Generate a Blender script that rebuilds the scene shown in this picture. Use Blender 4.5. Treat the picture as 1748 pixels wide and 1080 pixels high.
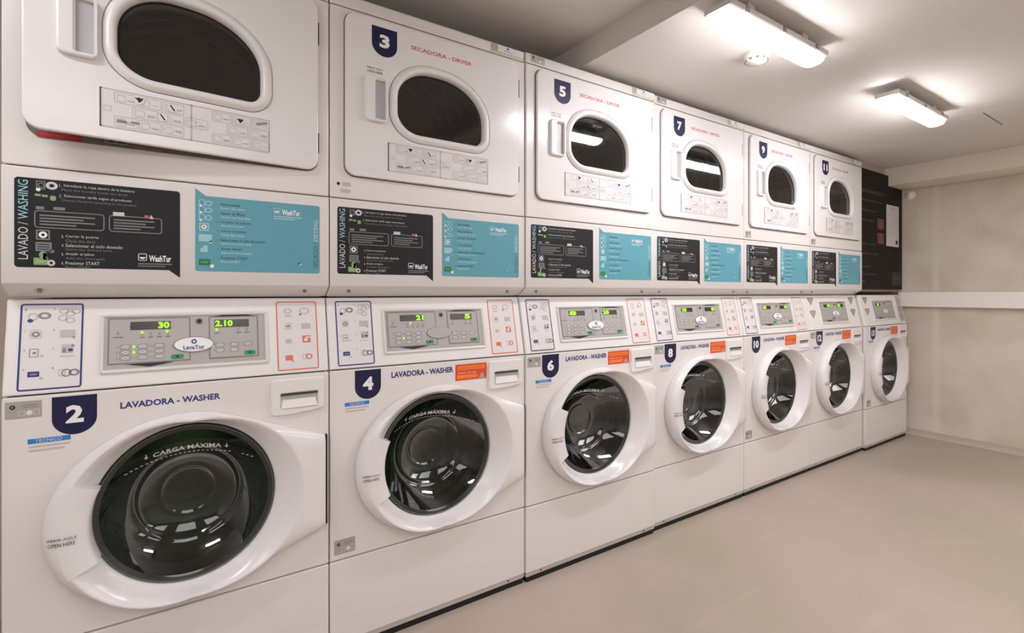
import bpy, math, random
from mathutils import Vector, Matrix
from mathutils.geometry import tessellate_polygon
random.seed(4)
PI = math.pi
for o in list(bpy.data.objects): bpy.data.objects.remove(o)
scene = bpy.context.scene
COL = scene.collection

# ------------------------------------------------------------------ camera, world, exposure
cam_d = bpy.data.cameras.new('camera')
cam_d.sensor_width = 36.0
cam_d.lens = 861.1 / 1748 * 36.0
cam_d.shift_y = -40.1 / 1748
cam_d.clip_start = 0.05
cam = bpy.data.objects.new('camera', cam_d)
COL.objects.link(cam)
cam.location = (0.321, -1.55, 1.089)
cam.rotation_euler = (math.radians(90), 0, math.radians(56.3 - 90))
scene.camera = cam
world = bpy.data.worlds.new('world')
scene.world = world
world.use_nodes = True
world.node_tree.nodes['Background'].inputs[0].default_value = (1.0, 0.96, 0.92, 1)
world.node_tree.nodes['Background'].inputs[1].default_value = 0.05
scene.view_settings.view_transform = 'Standard'
scene.view_settings.look = 'None'
scene.view_settings.gamma = 1.0
scene.view_settings.use_curve_mapping = False
scene.view_settings.exposure = 0.0
scene.cycles.use_denoising = True
scene.cycles.caustics_reflective = False
LAMP_POWER = 60.0
FILL_POWER = 4.4
LOW_Z, HIGH_Z, STEP_X = 2.022, 2.125, 1.715      # ceiling heights and where it steps

# ------------------------------------------------------------------ materials
M = {}
def lin(c): return tuple(((x/255)/12.92 if x/255 <= .04045 else ((x/255+.055)/1.055)**2.4) for x in c)
def mat(name, rgb, rough=.5, metal=0.0, emit=None, estr=0.0, coat=0.0, spec=None, noise=None):
    m = bpy.data.materials.new(name); m.use_nodes = True
    nt = m.node_tree; b = nt.nodes['Principled BSDF']
    c = lin(rgb)
    b.inputs['Base Color'].default_value = (*c, 1)
    b.inputs['Roughness'].default_value = rough
    b.inputs['Metallic'].default_value = metal
    if coat: b.inputs['Coat Weight'].default_value = coat; b.inputs['Coat Roughness'].default_value = .06
    if spec is not None: b.inputs['Specular IOR Level'].default_value = spec
    if emit:
        b.inputs['Emission Color'].default_value = (*lin(emit), 1); b.inputs['Emission Strength'].default_value = estr
    if noise:      # (scale, amount, stretch vector)
        tc = nt.nodes.new('ShaderNodeTexCoord'); mp = nt.nodes.new('ShaderNodeMapping')
        mp.inputs['Scale'].default_value = noise[2] if len(noise) > 2 else (1, 1, 1)
        n = nt.nodes.new('ShaderNodeTexNoise'); n.inputs['Scale'].default_value = noise[0]; n.inputs['Detail'].default_value = 5
        r = nt.nodes.new('ShaderNodeMapRange'); r.inputs['From Min'].default_value = .3; r.inputs['From Max'].default_value = .7
        r.inputs['To Min'].default_value = 1 - noise[1]; r.inputs['To Max'].default_value = 1 + noise[1]
        mx = nt.nodes.new('ShaderNodeVectorMath'); mx.operation = 'SCALE'; mx.inputs[0].default_value = c
        nt.links.new(tc.outputs['Object'], mp.inputs[0]); nt.links.new(mp.outputs[0], n.inputs['Vector'])
        nt.links.new(n.outputs['Fac'], r.inputs['Value']); nt.links.new(r.outputs[0], mx.inputs['Scale'])
        nt.links.new(mx.outputs[0], b.inputs['Base Color'])
    M[name] = m
    return m
mat('enamel', (228, 223, 220), .22, noise=(3, .012))
mat('enamel_door', (232, 229, 229), .2)
mat('plastic_white', (233, 230, 228), .3)
mat('plastic_lip', (196, 188, 182), .35)
mat('module_grey', (176, 173, 170), .35)
mat('module_line', (128, 124, 120), .4)
mat('module_frame', (222, 219, 216), .3)
mat('handle_grey', (188, 187, 188), .35)
mat('gap_dark', (52, 48, 45), .7)
mat('gap_shade_grey', (112, 103, 97), .6)
mat('rubber', (22, 22, 22), .5)
mat('plinth_black', (9, 8, 8), .7)
mat('steel', (150, 150, 148), .32, 1.0)
mat('drum_steel', (110, 112, 108), .35, .85, noise=(30, .08))
mat('drum_dark', (70, 72, 66), .45, .6)
mat('drum_ridge', (190, 190, 180), .4, .5)
mat('rim_dark', (30, 33, 31), .15, coat=.6)
mat('rim_metal', (120, 124, 122), .25, .9)
mat('navy', (25, 26, 66), .4, spec=.35)
mat('ink_blue', (44, 54, 120), .5)
mat('ink_black', (30, 28, 32), .5)
mat('ink_grey', (140, 136, 136), .5)
mat('ink_light', (192, 187, 185), .5)
mat('ink_red', (206, 92, 96), .5)
mat('white', (240, 238, 238), .4)
mat('label_white', (226, 222, 222), .35)
mat('sign_black', (28, 30, 33), .42, spec=.3)
mat('sign_teal', (92, 160, 176), .38)
mat('teal_dark', (52, 104, 118), .45)
mat('teal_light', (160, 204, 212), .45)
mat('sign_grey', (122, 122, 124), .45)
mat('sign_green', (128, 172, 104), .45)
mat('sign_pale', (205, 205, 205), .45)
mat('button_green', (30, 150, 96), .4)
mat('dark_green', (20, 120, 50), .4)
mat('label_orange', (222, 120, 82), .45)
mat('sticker_red', (226, 74, 42), .4)
mat('sticker_orange', (240, 130, 48), .4)
mat('sticker_blue', (40, 128, 200), .4)
mat('sticker_grey', (176, 171, 166), .35, .2)
mat('pale_green', (176, 205, 150), .4)
mat('deep_red', (168, 40, 42), .4)
mat('display_dark', (48, 44, 38), .2)
mat('display_green', (130, 230, 10), .4, emit=(150, 245, 10), estr=1.1)
mat('logo_blue', (30, 84, 160), .4)
mat('lamp_body', (214, 210, 206), .4)
mat('lamp_glow', (255, 252, 248), .4, emit=(252, 250, 255), estr=LAMP_POWER)
mat('fill_glow', (250, 250, 250), .4, emit=(253, 250, 253), estr=FILL_POWER)
mat('detector_white', (226, 220, 214), .4)
mat('vent_grey', (120, 112, 106), .5)
mat('board_black', (24, 20, 19), .55, spec=.15)
mat('board_line', (92, 82, 80), .5)
mat('board_red', (118, 44, 38), .5)
mat('paper', (206, 202, 204), .6)
mat('trunking', (246, 241, 234), .4)
mat('beam_paint', (236, 226, 210), .7)
mat('ceiling_paint', (220, 215, 208), .75, noise=(1.3, .015))
mat('side_wall', (190, 178, 164), .8, noise=(2, .03))
mat('fill_wall', (214, 211, 208), .8)

def glass_mat(name, tint, rough=.03, refl=(.95, .97, .97), ior=1.5):
    m = bpy.data.materials.new(name); m.use_nodes = True
    nt = m.node_tree; nt.nodes.clear()
    out = nt.nodes.new('ShaderNodeOutputMaterial'); mix = nt.nodes.new('ShaderNodeMixShader')
    tr = nt.nodes.new('ShaderNodeBsdfTransparent'); gl = nt.nodes.new('ShaderNodeBsdfGlossy'); fr = nt.nodes.new('ShaderNodeFresnel'); cap = nt.nodes.new('ShaderNodeMath'); cap.operation = 'MINIMUM'; cap.inputs[1].default_value = .16
    fr.inputs['IOR'].default_value = ior
    tr.inputs[0].default_value = (*tint, 1); gl.inputs[0].default_value = (*refl, 1); gl.inputs['Roughness'].default_value = rough
    nt.links.new(fr.outputs[0], cap.inputs[0]); nt.links.new(cap.outputs[0], mix.inputs[0]); nt.links.new(tr.outputs[0], mix.inputs[1]); nt.links.new(gl.outputs[0], mix.inputs[2])
    nt.links.new(mix.outputs[0], out.inputs[0]); M[name] = m
glass_mat('glass_green', (.47, .66, .46), ior=1.6)
glass_mat('glass_dark', (.34, .35, .36), ior=1.7)
glass_mat('glass_dryer', (.34, .34, .30), ior=1.75)

# floor: polished resin
def floor_mat():
    m = bpy.data.materials.new('floor_resin'); m.use_nodes = True; nt = m.node_tree; b = nt.nodes['Principled BSDF']
    tc = nt.nodes.new('ShaderNodeTexCoord')
    n1 = nt.nodes.new('ShaderNodeTexNoise'); n1.inputs['Scale'].default_value = 1.1; n1.inputs['Detail'].default_value = 4
    r1 = nt.nodes.new('ShaderNodeValToRGB')
    r1.color_ramp.elements[0].position = .38; r1.color_ramp.elements[0].color = (*lin((169, 157, 141)), 1)
    r1.color_ramp.elements[1].position = .62; r1.color_ramp.elements[1].color = (*lin((181, 166, 154)), 1)
    mp = nt.nodes.new('ShaderNodeMapping'); mp.inputs['Scale'].default_value = (.6, 6, 1); mp.inputs['Rotation'].default_value = (0, 0, .12)
    n2 = nt.nodes.new('ShaderNodeTexNoise'); n2.inputs['Scale'].default_value = 2.2; n2.inputs['Detail'].default_value = 6
    r2 = nt.nodes.new('ShaderNodeMapRange'); r2.inputs['From Min'].default_value = .62; r2.inputs['From Max'].default_value = .75
    r2.inputs['To Max'].default_value = .35
    mx = nt.nodes.new('ShaderNodeMix'); mx.data_type = 'RGBA'; mx.inputs['B'].default_value = (*lin((198, 182, 168)), 1)
    nt.links.new(tc.outputs['Object'], n1.inputs['Vector']); nt.links.new(n1.outputs['Fac'], r1.inputs[0])
    nt.links.new(tc.outputs['Object'], mp.inputs[0]); nt.links.new(mp.outputs[0], n2.inputs['Vector']); nt.links.new(n2.outputs['Fac'], r2.inputs[0])
    nt.links.new(r1.outputs[0], mx.inputs['A']); nt.links.new(r2.outputs[0], mx.inputs['Factor']); nt.links.new(mx.outputs['Result'], b.inputs['Base Color'])
    b.inputs['Roughness'].default_value = .42
    M['floor_resin'] = m
floor_mat()
# far wall: pale concrete panels with faint joints and blotches
def wall_mat():
    m = bpy.data.materials.new('concrete_panels'); m.use_nodes = True; nt = m.node_tree; b = nt.nodes['Principled BSDF']
    tc = nt.nodes.new('ShaderNodeTexCoord')
    n1 = nt.nodes.new('ShaderNodeTexNoise'); n1.inputs['Scale'].default_value = 2.2; n1.inputs['Detail'].default_value = 7; n1.inputs['Distortion'].default_value = .8
    r1 = nt.nodes.new('ShaderNodeValToRGB')
    r1.color_ramp.elements[0].position = .33; r1.color_ramp.elements[0].color = (*lin((208, 196, 179)), 1)
    r1.color_ramp.elements[1].position = .6; r1.color_ramp.elements[1].color = (*lin((224, 214, 201)), 1)
    sep = nt.nodes.new('ShaderNodeSeparateXYZ')
    d = nt.nodes.new('ShaderNodeMath'); d.operation = 'ADD'; d.inputs[1].default_value = .17
    a = nt.nodes.new('ShaderNodeMath'); a.operation = 'ABSOLUTE'
    l = nt.nodes.new('ShaderNodeMapRange'); l.inputs['From Min'].default_value = .012; l.inputs['From Max'].default_value = .028
    l.inputs['To Min'].default_value = .5; l.inputs['To Max'].default_value = 0
    mx = nt.nodes.new('ShaderNodeMix'); mx.data_type = 'RGBA'; mx.inputs['B'].default_value = (*lin((230, 222, 208)), 1)
    nt.links.new(tc.outputs['Object'], n1.inputs['Vector']); nt.links.new(n1.outputs['Fac'], r1.inputs[0])
    nt.links.new(tc.outputs['Object'], sep.inputs[0]); nt.links.new(sep.outputs[1], d.inputs[0]); nt.links.new(d.outputs[0], a.inputs[0]); nt.links.new(a.outputs[0], l.inputs[0])
    nt.links.new(r1.outputs[0], mx.inputs['A']); nt.links.new(l.outputs[0], mx.inputs['Factor']); nt.links.new(mx.outputs['Result'], b.inputs['Base Color'])
    b.inputs['Roughness'].default_value = .7
    M['concrete_panels'] = m
wall_mat()

# ------------------------------------------------------------------ mesh helpers
_text_cache = {}
def text_geo(s, bold=0.0):
    key = (s, bold)
    if key in _text_cache: return _text_cache[key]
    cu = bpy.data.curves.new('t', 'FONT'); cu.body = s; cu.size = 1; cu.offset = bold; cu.resolution_u = 2; cu.fill_mode = 'FRONT'
    ob = bpy.data.objects.new('t', cu); COL.objects.link(ob)
    bpy.context.view_layer.update()
    dg = bpy.context.evaluated_depsgraph_get()
    me = bpy.data.meshes.new_from_object(ob.evaluated_get(dg))
    vs = [(v.co.x, v.co.y) for v in me.vertices]; fs = [tuple(p.vertices) for p in me.polygons]
    bpy.data.objects.remove(ob); bpy.data.curves.remove(cu); bpy.data.meshes.remove(me)
    if vs:
        x0 = min(v[0] for v in vs); x1 = max(v[0] for v in vs); y0 = min(v[1] for v in vs); y1 = max(v[1] for v in vs)
        vs = [((x-x0)/(x1-x0), (y-y0)/(y1-y0)) for x, y in vs]
    _text_cache[key] = (vs, fs)
    return vs, fs

def arc(cx, cz, rx, rz, a0, a1, n):
    return [(cx+rx*math.cos(math.radians(a0+(a1-a0)*i/n)), cz+rz*math.sin(math.radians(a0+(a1-a0)*i/n))) for i in range(n+1)]
def rrect(x0, z0, x1, z1, r=.005, n=5):
    return (arc(x1-r, z1-r, r, r, 0, 90, n)+arc(x0+r, z1-r, r, r, 90, 180, n)+arc(x0+r, z0+r, r, r, 180, 270, n)+arc(x1-r, z0+r, r, r, 270, 360, n))
def dshape(x0, z0, x1, z1, tr, tl, bl, br, n=14):
    return (arc(x1-tr[0], z1-tr[1], tr[0], tr[1], 0, 90, n)+arc(x0+tl[0], z1-tl[1], tl[0], tl[1], 90, 180, n)
            + arc(x0+bl[0], z0+bl[1], bl[0], bl[1], 180, 270, n)+arc(x1-br[0], z0+br[1], br[0], br[1], 270, 360, n))
def inset(pts, d):     # move a counter-clockwise outline inwards
    n = len(pts); out = []
    for i in range(n):
        a = Vector(pts[i-1]); b = Vector(pts[i]); c = Vector(pts[(i+1) % n])
        e1 = b-a; e2 = c-b
        if e1.length < 1e-9: e1 = e2
        if e2.length < 1e-9: e2 = e1
        e1.normalize(); e2.normalize()
        n1 = Vector((-e1.y, e1.x)); n2 = Vector((-e2.y, e2.x)); m = n1+n2
        if m.length < 1e-6: m = n1.copy()
        m.normalize(); k = d/max(.5, m.dot(n1))
        out.append((b.x+m.x*k, b.y+m.y*k))
    return out

class MB:
    def __init__(s): s.v = []; s.f = []; s.m = []; s.mats = []
    def mi(s, m):
        if m not in s.mats: s.mats.append(m)
        return s.mats.index(m)
    def add(s, vs, fs, m):
        o = len(s.v); s.v += [tuple(v) for v in vs]; k = s.mi(m)
        for f in fs: s.f.append(tuple(i+o for i in f)); s.m.append(k)
        return s
    def box(s, x0, y0, z0, x1, y1, z1, m, bev=0):
        if bev:
            xs = (x0, x1); b = bev
            rings = []
            for z, i in ((z0, b), (z0+b, 0), (z1-b, 0), (z1, b)):
                rings.append([(x0+i, y0+i, z), (x1-i, y0+i, z), (x1-i, y1-i, z), (x0+i, y1-i, z)])
            return s.loft(rings, m, cap0=True, cap1=True)
        v = [(x0,y0,z0),(x1,y0,z0),(x1,y1,z0),(x0,y1,z0),(x0,y0,z1),(x1,y0,z1),(x1,y1,z1),(x0,y1,z1)]
        return s.add(v, [(0,3,2,1),(4,5,6,7),(0,1,5,4),(1,2,6,5),(2,3,7,6),(3,0,4,7)], m)
    def loft(s, rings, m, cap0=False, cap1=False, closed=True):
        n = len(rings[0]); vs = [p for r in rings for p in r]; fs = []
        for k in range(len(rings)-1):
            for i in range(n if closed else n-1):
                j = (i+1) % n
                fs.append((k*n+i, k*n+j, (k+1)*n+j, (k+1)*n+i))
        if cap0: fs.append(tuple(range(n-1, -1, -1)))
        if cap1: fs.append(tuple((len(rings)-1)*n+i for i in range(n)))
        return s.add(vs, fs, m)
    def face(s, outline, y, m, holes=(), back=False):      # flat face in the x-z plane looking to -y
        polys = [[Vector((p[0], p[1], 0)) for p in outline]]+[[Vector((p[0], p[1], 0)) for p in h] for h in holes]
        flat = [p for q in polys for p in q]
        tris = tessellate_polygon(polys)
        fs = []
        for t in tris:
            a, b, c = (flat[i] for i in t)
            cr = (b-a).cross(c-a).z
            if abs(cr) < 1e-12: continue
            ccw = cr > 0           # ccw in (x,z) looks to -y
            fs.append(tuple(t) if ccw != back else tuple(reversed(t)))
        return s.add([(p.x, y, p.y) for p in flat], fs, m)
    def slab(s, outline, yf, yb, m, bev=.002, holes=(), side=None, backface=True):
        o2 = inset(outline, bev)
        s.loft([[(x, yb, z) for x, z in outline], [(x, yf+bev, z) for x, z in outline], [(x, yf+bev*.3, z) for x, z in inset(outline, bev*.3)], [(x, yf, z) for x, z in o2]][::-1], side or m)
        hs = []
        for h in holes:
            h2 = inset(h, -bev); hs.append(h2)
            s.loft([[(x, yf, z) for x, z in h2], [(x, yf+bev, z) for x, z in h], [(x, yb, z) for x, z in h]][::-1], side or m)
        s.face(o2, yf, m, hs)
        if backface: s.face(outline, yb, m, holes, back=True)
        return s
    def cyl(s, p0, p1, r0, r1, m, n=24, cap=True):
        p0 = Vector(p0); p1 = Vector(p1); d = (p1-p0).normalized(); u = d.orthogonal().normalized(); w = d.cross(u)
        rs = [[tuple(p+(u*math.cos(2*PI*i/n)+w*math.sin(2*PI*i/n))*r) for i in range(n)] for p, r in ((p0, r0), (p1, r1))]
        return s.loft(rs, m, cap0=cap, cap1=cap)
    # flat printed shapes, stacked in thin layers toward the viewer
    def poly(s, pts, m, k=1): return s.face(pts, -.0004*k+s.y, m)
    y = 0.0
    def rect(s, x0, z0, x1, z1, m, k=1, r=0): return s.poly(rrect(x0, z0, x1, z1, r, 3) if r else [(x0,z0),(x1,z0),(x1,z1),(x0,z1)], m, k)
    def frame(s, x0, z0, x1, z1, w, m, k=1, r=.004):
        return s.face(rrect(x0, z0, x1, z1, r, 4), -.0004*k+s.y, m, [rrect(x0+w, z0+w, x1-w, z1-w, max(r-w, .0006), 4)])
    def ell(s, cx, cz, rx, rz, m, k=1, n=20): return s.poly(arc(cx, cz, rx, rz, 0, 360-360/n, n-1), m, k)
    def ring(s, cx, cz, ro, ri, m, k=1, n=20, asp=1): return s.face(arc(cx, cz, ro*asp, ro, 0, 360-360/n, n-1), -.0004*k+s.y, m, [arc(cx, cz, ri*asp, ri, 0, 360-360/n, n-1)])
    def text(s, t, x0, z0, w, h, m, k=2, bold=0.0, vert=False):
        vs, fs = text_geo(t, bold); y = -.0004*k+s.y
        if vert: P = [(x0+(1-b)*w, y, z0+a*h) for a, b in vs]
        else: P = [(x0+a*w, y, z0+b*h) for a, b in vs]
        fs2 = []
        for f in fs:      # face toward -y
            n = sum((P[f[i-1]][0]*P[f[i]][2]-P[f[i]][0]*P[f[i-1]][2]) for i in range(len(f)))
            fs2.append(f if n > 0 else tuple(reversed(f)))
        return s.add(P, fs2, m)
    def warp(s, fn, start=0): s.v[start:] = [fn(*p) for p in s.v[start:]]; return s
    def mesh(s, name, origin=(0, 0, 0), smooth=True, ang=38):
        me = bpy.data.meshes.new(name)
        ox, oy, oz = origin
        me.from_pydata([(x-ox, y-oy, z-oz) for x, y, z in s.v], [], s.f)
        for m in s.mats: me.materials.append(M[m])
        me.polygons.foreach_set('material_index', s.m)
        if smooth:
            me.polygons.foreach_set('use_smooth', [True]*len(me.polygons))
            me.set_sharp_from_angle(angle=math.radians(ang))
        me.update()
        return me

def link(name, me, parent=None, loc=(0, 0, 0), label=None, rot=None):
    o = bpy.data.objects.new(name, me); COL.objects.link(o)
    if parent: o.parent = parent
    o.location = loc
    if rot: o.rotation_euler = rot
    if label: o['label'] = label
    return o
def thing(name, label, cat, loc=(0, 0, 0), group=None, me=None):
    o = bpy.data.objects.new(name, me); COL.objects.link(o); o.location = loc
    o['label'] = label; o['category'] = cat
    if group: o['group'] = group
    return o
def struct(name, mb, **kw):
    o = link(name, mb.mesh(name, **kw)); o['kind'] = 'structure'; return o

# ------------------------------------------------------------------ the room
XN, XF, YB, YW = -1.9, 5.055, -3.3, .80       # near end, far wall, wall behind the camera, wall behind the machines
struct('floor', MB().add([(XN, YB, 0), (XF, YB, 0), (XF, YW, 0), (XN, YW, 0), (XN, YB, -.1), (XF, YB, -.1), (XF, YW, -.1), (XN, YW, -.1)],
       [(0,1,2,3), (7,6,5,4), (0,4,5,1), (1,5,6,2), (2,6,7,3), (3,7,4,0)], 'floor_resin'), smooth=False)
mb = MB(); mb.box(XN, YB, HIGH_Z, STEP_X, YW, HIGH_Z+.3, 'ceiling_paint'); mb.box(STEP_X, YB, LOW_Z, XF, YW, HIGH_Z+.3, 'ceiling_paint')
struct('ceiling', mb, smooth=False)
struct('wall_left', MB().box(XN-.1, YW, -.1, XF+.1, YW+.1, 2.4, 'side_wall'), smooth=False)
struct('wall_back', MB().box(XF, YB, -.1, XF+.1, YW, 2.4, 'concrete_panels'), smooth=False)
struct('wall_right', MB().box(XN-.1, YB-.1, -.1, XF+.1, YB, 2.4, 'fill_wall'), smooth=False)
struct('wall_front', MB().box(XN-.1, YB, -.1, XN, YW, 2.4, 'fill_wall'), smooth=False)
struct('trim_1', MB().box(4.775, YB, 1.893, XF, YW, LOW_Z, 'beam_paint', 0), smooth=False)      # boxed beam along the far wall
# boxed-out column the black board is fixed to, above the last washer
mb = MB(); mb.box(4.30, .062, 1.10, 4.775, YW, LOW_Z, 'side_wall'); mb.box(4.775, .062, 1.10, XF, YW, 1.893, 'side_wall')
struct('trim_2', mb, smooth=False)
mb = MB(); prof = [(XF, .045), (XF-.006, .043), (XF-.010, .018), (XF-.022, .004), (XF-.03, 0), (XF, 0)]
mb.loft([[(x, YB, z) for x, z in prof], [(x, YW, z) for x, z in prof]], 'side_wall', cap0=True, cap1=True)
struct('baseboard_back', mb)
mb = MB(); mb.box(3.80, -.733, LOW_Z-.002, 4.13, -.729, LOW_Z+.001, 'vent_grey')
struct('trim_3', mb, smooth=False)
mb = MB(); mb.add([(3.63, -.55, LOW_Z-.0015), (3.634, -.55, LOW_Z-.0015), (3.86, -1.1, LOW_Z-.0015), (3.856, -1.1, LOW_Z-.0015)], [(0, 3, 2, 1)], 'ink_light')
struct('trim_4', mb, smooth=False)

# ------------------------------------------------------------------ ceiling lamps
def lamp_meshes():
    L, w, d = .60, .074, .026
    body = MB()      # opaque housing under the ceiling
    body.box(-L/2-.006, -w/2-.010, -.052, L/2+.006, w/2+.010, -.028, 'lamp_body', .004)
    dif = MB(); rings = []
    N = 16
    for x, k in ((-L/2, .72), (-L/2+.005, .9), (-L/2+.018, 1), (L/2-.018, 1), (L/2-.005, .9), (L/2, .72)):
        ring = []
        for i in range(N+1):
            a = PI*i/N
            ring.append((x, -math.cos(a)*w/2*(.85+.15*k), -.0522-math.sin(a)**.6*d*k))
        rings.append(ring)
    n = N+1
    dif.loft(rings, 'lamp_glow', closed=True)
    dif.f.append(tuple(range(n))); dif.m.append(0)
    dif.f.append(tuple(range(5*n+n-1, 5*n-1, -1))); dif.m.append(0)
    br = MB().box(-.018, -.032, -.028, .018, .032, 0, 'lamp_body', .002)
    cl = MB().box(-.008, -.0025, -.052, .008, .0025, -.030, 'steel', .0008)
    gl = MB().cyl((0, 0, 0), (.022, 0, 0), .007, .007, 'lamp_body')
    return body.mesh('housing'), dif.mesh('diffuser', ang=60), br.mesh('bracket'), cl.mesh('clip'), gl.mesh('cable_gland')
LM = lamp_meshes()
def lamp(x, y, z, label):
    t = thing('ceiling_lamp', label, 'ceiling lamp', (x, y, z), 'batten lamps on the ceiling')
    link('housing', LM[0], t); link('diffuser', LM[1], t, label='glowing white diffuser')
    for bx in (-.17, .17): link('bracket', LM[2], t, (bx, 0, 0))
    for cx in (-.22, 0, .22):
        for sy in (-1, 1): link('clip', LM[3], t, (cx, sy*.048, -.002), label='small metal clip')
    link('cable_gland', LM[4], t, (.30, 0, -.040))
    return t
lamp(2.035, -.595, LOW_Z, 'glowing white batten lamp nearer the camera, beside the round smoke detector')
lamp(3.285, -.60, LOW_Z, 'glowing white batten lamp farther away, over the far end of the room')
lamp(-.45, -.60, HIGH_Z, 'added batten lamp above the near end of the machines, outside the picture')  # added out of view for extra light on the near machines
# square fill panels added unseen behind the camera to brighten the room
def panel(x, y, z, label):
    t = thing('added_fill_panel', label, 'added fill light', (x, y, z), 'added square fill panels behind the camera')
    mb = MB(); h = .60
    o = [(-h, -h), (h, -h), (h, h), (-h, h)]
    for a, b in ((0, 1), (1, 2), (2, 3), (3, 0)):
        (ax, ay), (bx, by) = o[a], o[b]; k = .93
        P = [(ax, ay, -.012), (bx, by, -.012), (bx*k, by*k, -.012), (ax*k, ay*k, -.012)]
        mb.add(P+[(x_, y_, 0) for x_, y_, _ in P], [(3, 2, 1, 0), (0, 1, 5, 4), (2, 3, 7, 6)], 'lamp_body')
    link('frame', mb.mesh('frame', smooth=False), t)
    g = h*.93
    link('diffuser', MB().add([(-g, -g, -.009), (g, -g, -.009), (g, g, -.009), (-g, g, -.009)], [(3, 2, 1, 0)], 'fill_glow').mesh('diffuser', smooth=False), t)
panel(-1.15, -2.2, HIGH_Z, 'added square fill panel past the near end of the machines, outside the picture')
panel(.6, -2.4, HIGH_Z, 'added square fill panel straight behind the camera, outside the picture')
panel(2.5, -2.3, LOW_Z, 'added square fill panel beside the ceiling step, outside the picture')
panel(4.05, -2.1, LOW_Z, 'added square fill panel nearest the far wall, outside the picture')

# smoke detector
def lathe_down(prof, m, n=40):
    mb = MB(); mb.loft([[(r*math.cos(2*PI*i/n), r*math.sin(2*PI*i/n), z) for i in range(n)] for r, z in prof], m, cap1=True); return mb
t = thing('smoke_detector', 'round white smoke detector on the ceiling beside the nearer batten lamp', 'smoke detector', (2.206, -.442, LOW_Z))
link('base', lathe_down([(.044, 0), (.044, -.008), (.046, -.010), (.046, -.016), (.040, -.018)], 'detector_white').mesh('base'), t)
link('dome', lathe_down([(.041, -.014), (.042, -.022), (.039, -.030), (.030, -.036), (.018, -.039), (.002, -.040)], 'detector_white').mesh('dome', ang=50), t)
vm = MB().box(.036, -.0055, -.031, .0425, .0055, -.024, 'vent_grey', .001).mesh('vent')
for i in range(10): link('vent', vm, t, rot=(0, 0, 2*PI*i/10), label='dark vent slot')
link('indicator_light', MB().cyl((.018, .01, -.041), (.018, .01, -.037), .003, .003, 'ink_red', 12).mesh('indicator_light'), t)

# trunking along the far wall
t = thing('cable_trunking', 'long cream cable trunking running across the far wall', 'cable trunking', (XF, -1.2, 1.04))
mb = MB()
prof = [(0, -.056), (-.045, -.056), (-.049, -.052), (-.049, .052), (-.045, .056), (0, .056)]
mb.loft([[(x, 1.25, z) for x, z in prof], [(x, -.525, z) for x, z in prof]], 'trunking', cap0=True, cap1=True)
link('trunking_cover', mb.mesh('trunking_cover'), t)
mb = MB(); prof2 = [(0, -.06), (-.048, -.06), (-.053, -.056), (-.053, .056), (-.048, .06), (0, .06)]
mb.loft([[(x, -.527, z) for x, z in prof2], [(x, -2.0, z) for x, z in prof2]], 'trunking', cap0=True, cap1=True)
link('joint_cover', mb.mesh('joint_cover'), t)
# small round fitting high on the far wall
t = thing('wall_fitting', 'small pale round fitting high on the far wall beside the black board', 'wall fitting', (XF, -.01, 1.845))
fm = MB(); n = 24
fm.loft([[(-d, r*math.cos(2*PI*i/n), r*math.sin(2*PI*i/n)) for i in range(n)] for r, d in ((.028, 0), (.028, .006), (.024, .02), (.014, .03), (.003, .033))], 'trunking', cap1=True)
link('dome', fm.mesh('dome'), t)
link('base', MB().cyl((0, 0, 0), (-.005, 0, 0), .036, .034, 'trunking').mesh('base'), t)

# ------------------------------------------------------------------ the black information board with its notice
bx0, bx1, bz0, bz1 = 4.262, 5.02, 1.115, 1.968
t = thing('information_board', 'tall black information board above the last washing machine, grey lettering down its left side', 'board', (bx0, .06, bz0))
mb = MB()
out = [(bx0, bz0), (bx1, bz0), (bx1, 1.888), (4.768, 1.888), (4.768, bz1), (bx0, bz1)]
mb.slab(out, .030, .060, 'board_black', .003)
link('panel', mb.mesh('panel', (bx0, .06, bz0)), t)
mb = MB(); mb.y = .030
for (z, w, s) in ((1.80, .40, 'FUNCIONAMIENTO'), (1.742, .36, 'Lavanderia'), (1.67, .26, 'autoservicio'), (1.60, .22, 'Abierto todos'), (1.43, .26, 'Lavado y secado'), (1.36, .30, 'Monedas y fichas'), (1.27, .16, 'Horario'), (1.215, .28, 'de apertura'), (1.165, .08, '24h')):
    mb.text(s, bx0+.03, z, w, .016 if z < 1.79 else .026, 'board_line', 1)
mb.rect(4.83, 1.15, 4.99, 1.25, 'gap_dark', 1); mb.text('WashTur', 4.85, 1.185, .12, .024, 'board_line', 2)
link('lettering', mb.mesh('lettering', (bx0, .06, bz0), smooth=False), t, label='faded grey lettering')
for z in (1.555, 1.45):
    mb = MB(); mb.y = .030
    mb.rect(4.575, z, 4.68, z+.078, 'board_red', 1); mb.rect(4.615, z+.008, 4.674, z+.07, 'board_line', 2)
    for q in range(3): mb.rect(4.625, z+.014+q*.018, 4.664-.01*(q == 1), z+.026+q*.018, 'board_red', 3)
    link('sticker', mb.mesh('sticker', (bx0, .06, bz0), smooth=False), t, label='upper square dark red sticker' if z > 1.5 else 'lower square dark red sticker')
mb = MB(); mb.slab([(0, 0), (.225, 0), (.225, .31), (0, .31)], -.0015, 0, 'paper', .0003); mb.y = -.0015
mb.text('AVISO', .075, .275, .07, .014, 'ink_grey', 1)
for i in range(9): mb.text('informacion al cliente del local', .02, .245-i*.021, .185 if i % 3 else .13, .009, 'ink_light', 1)
mb.rect(.165, .02, .205, .05, 'ink_black', 1)
thing('notice', 'white paper notice with small print stuck on the right of the black board', 'notice', (4.728, .0299, 1.44), me=mb.mesh('notice', smooth=False))

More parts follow.
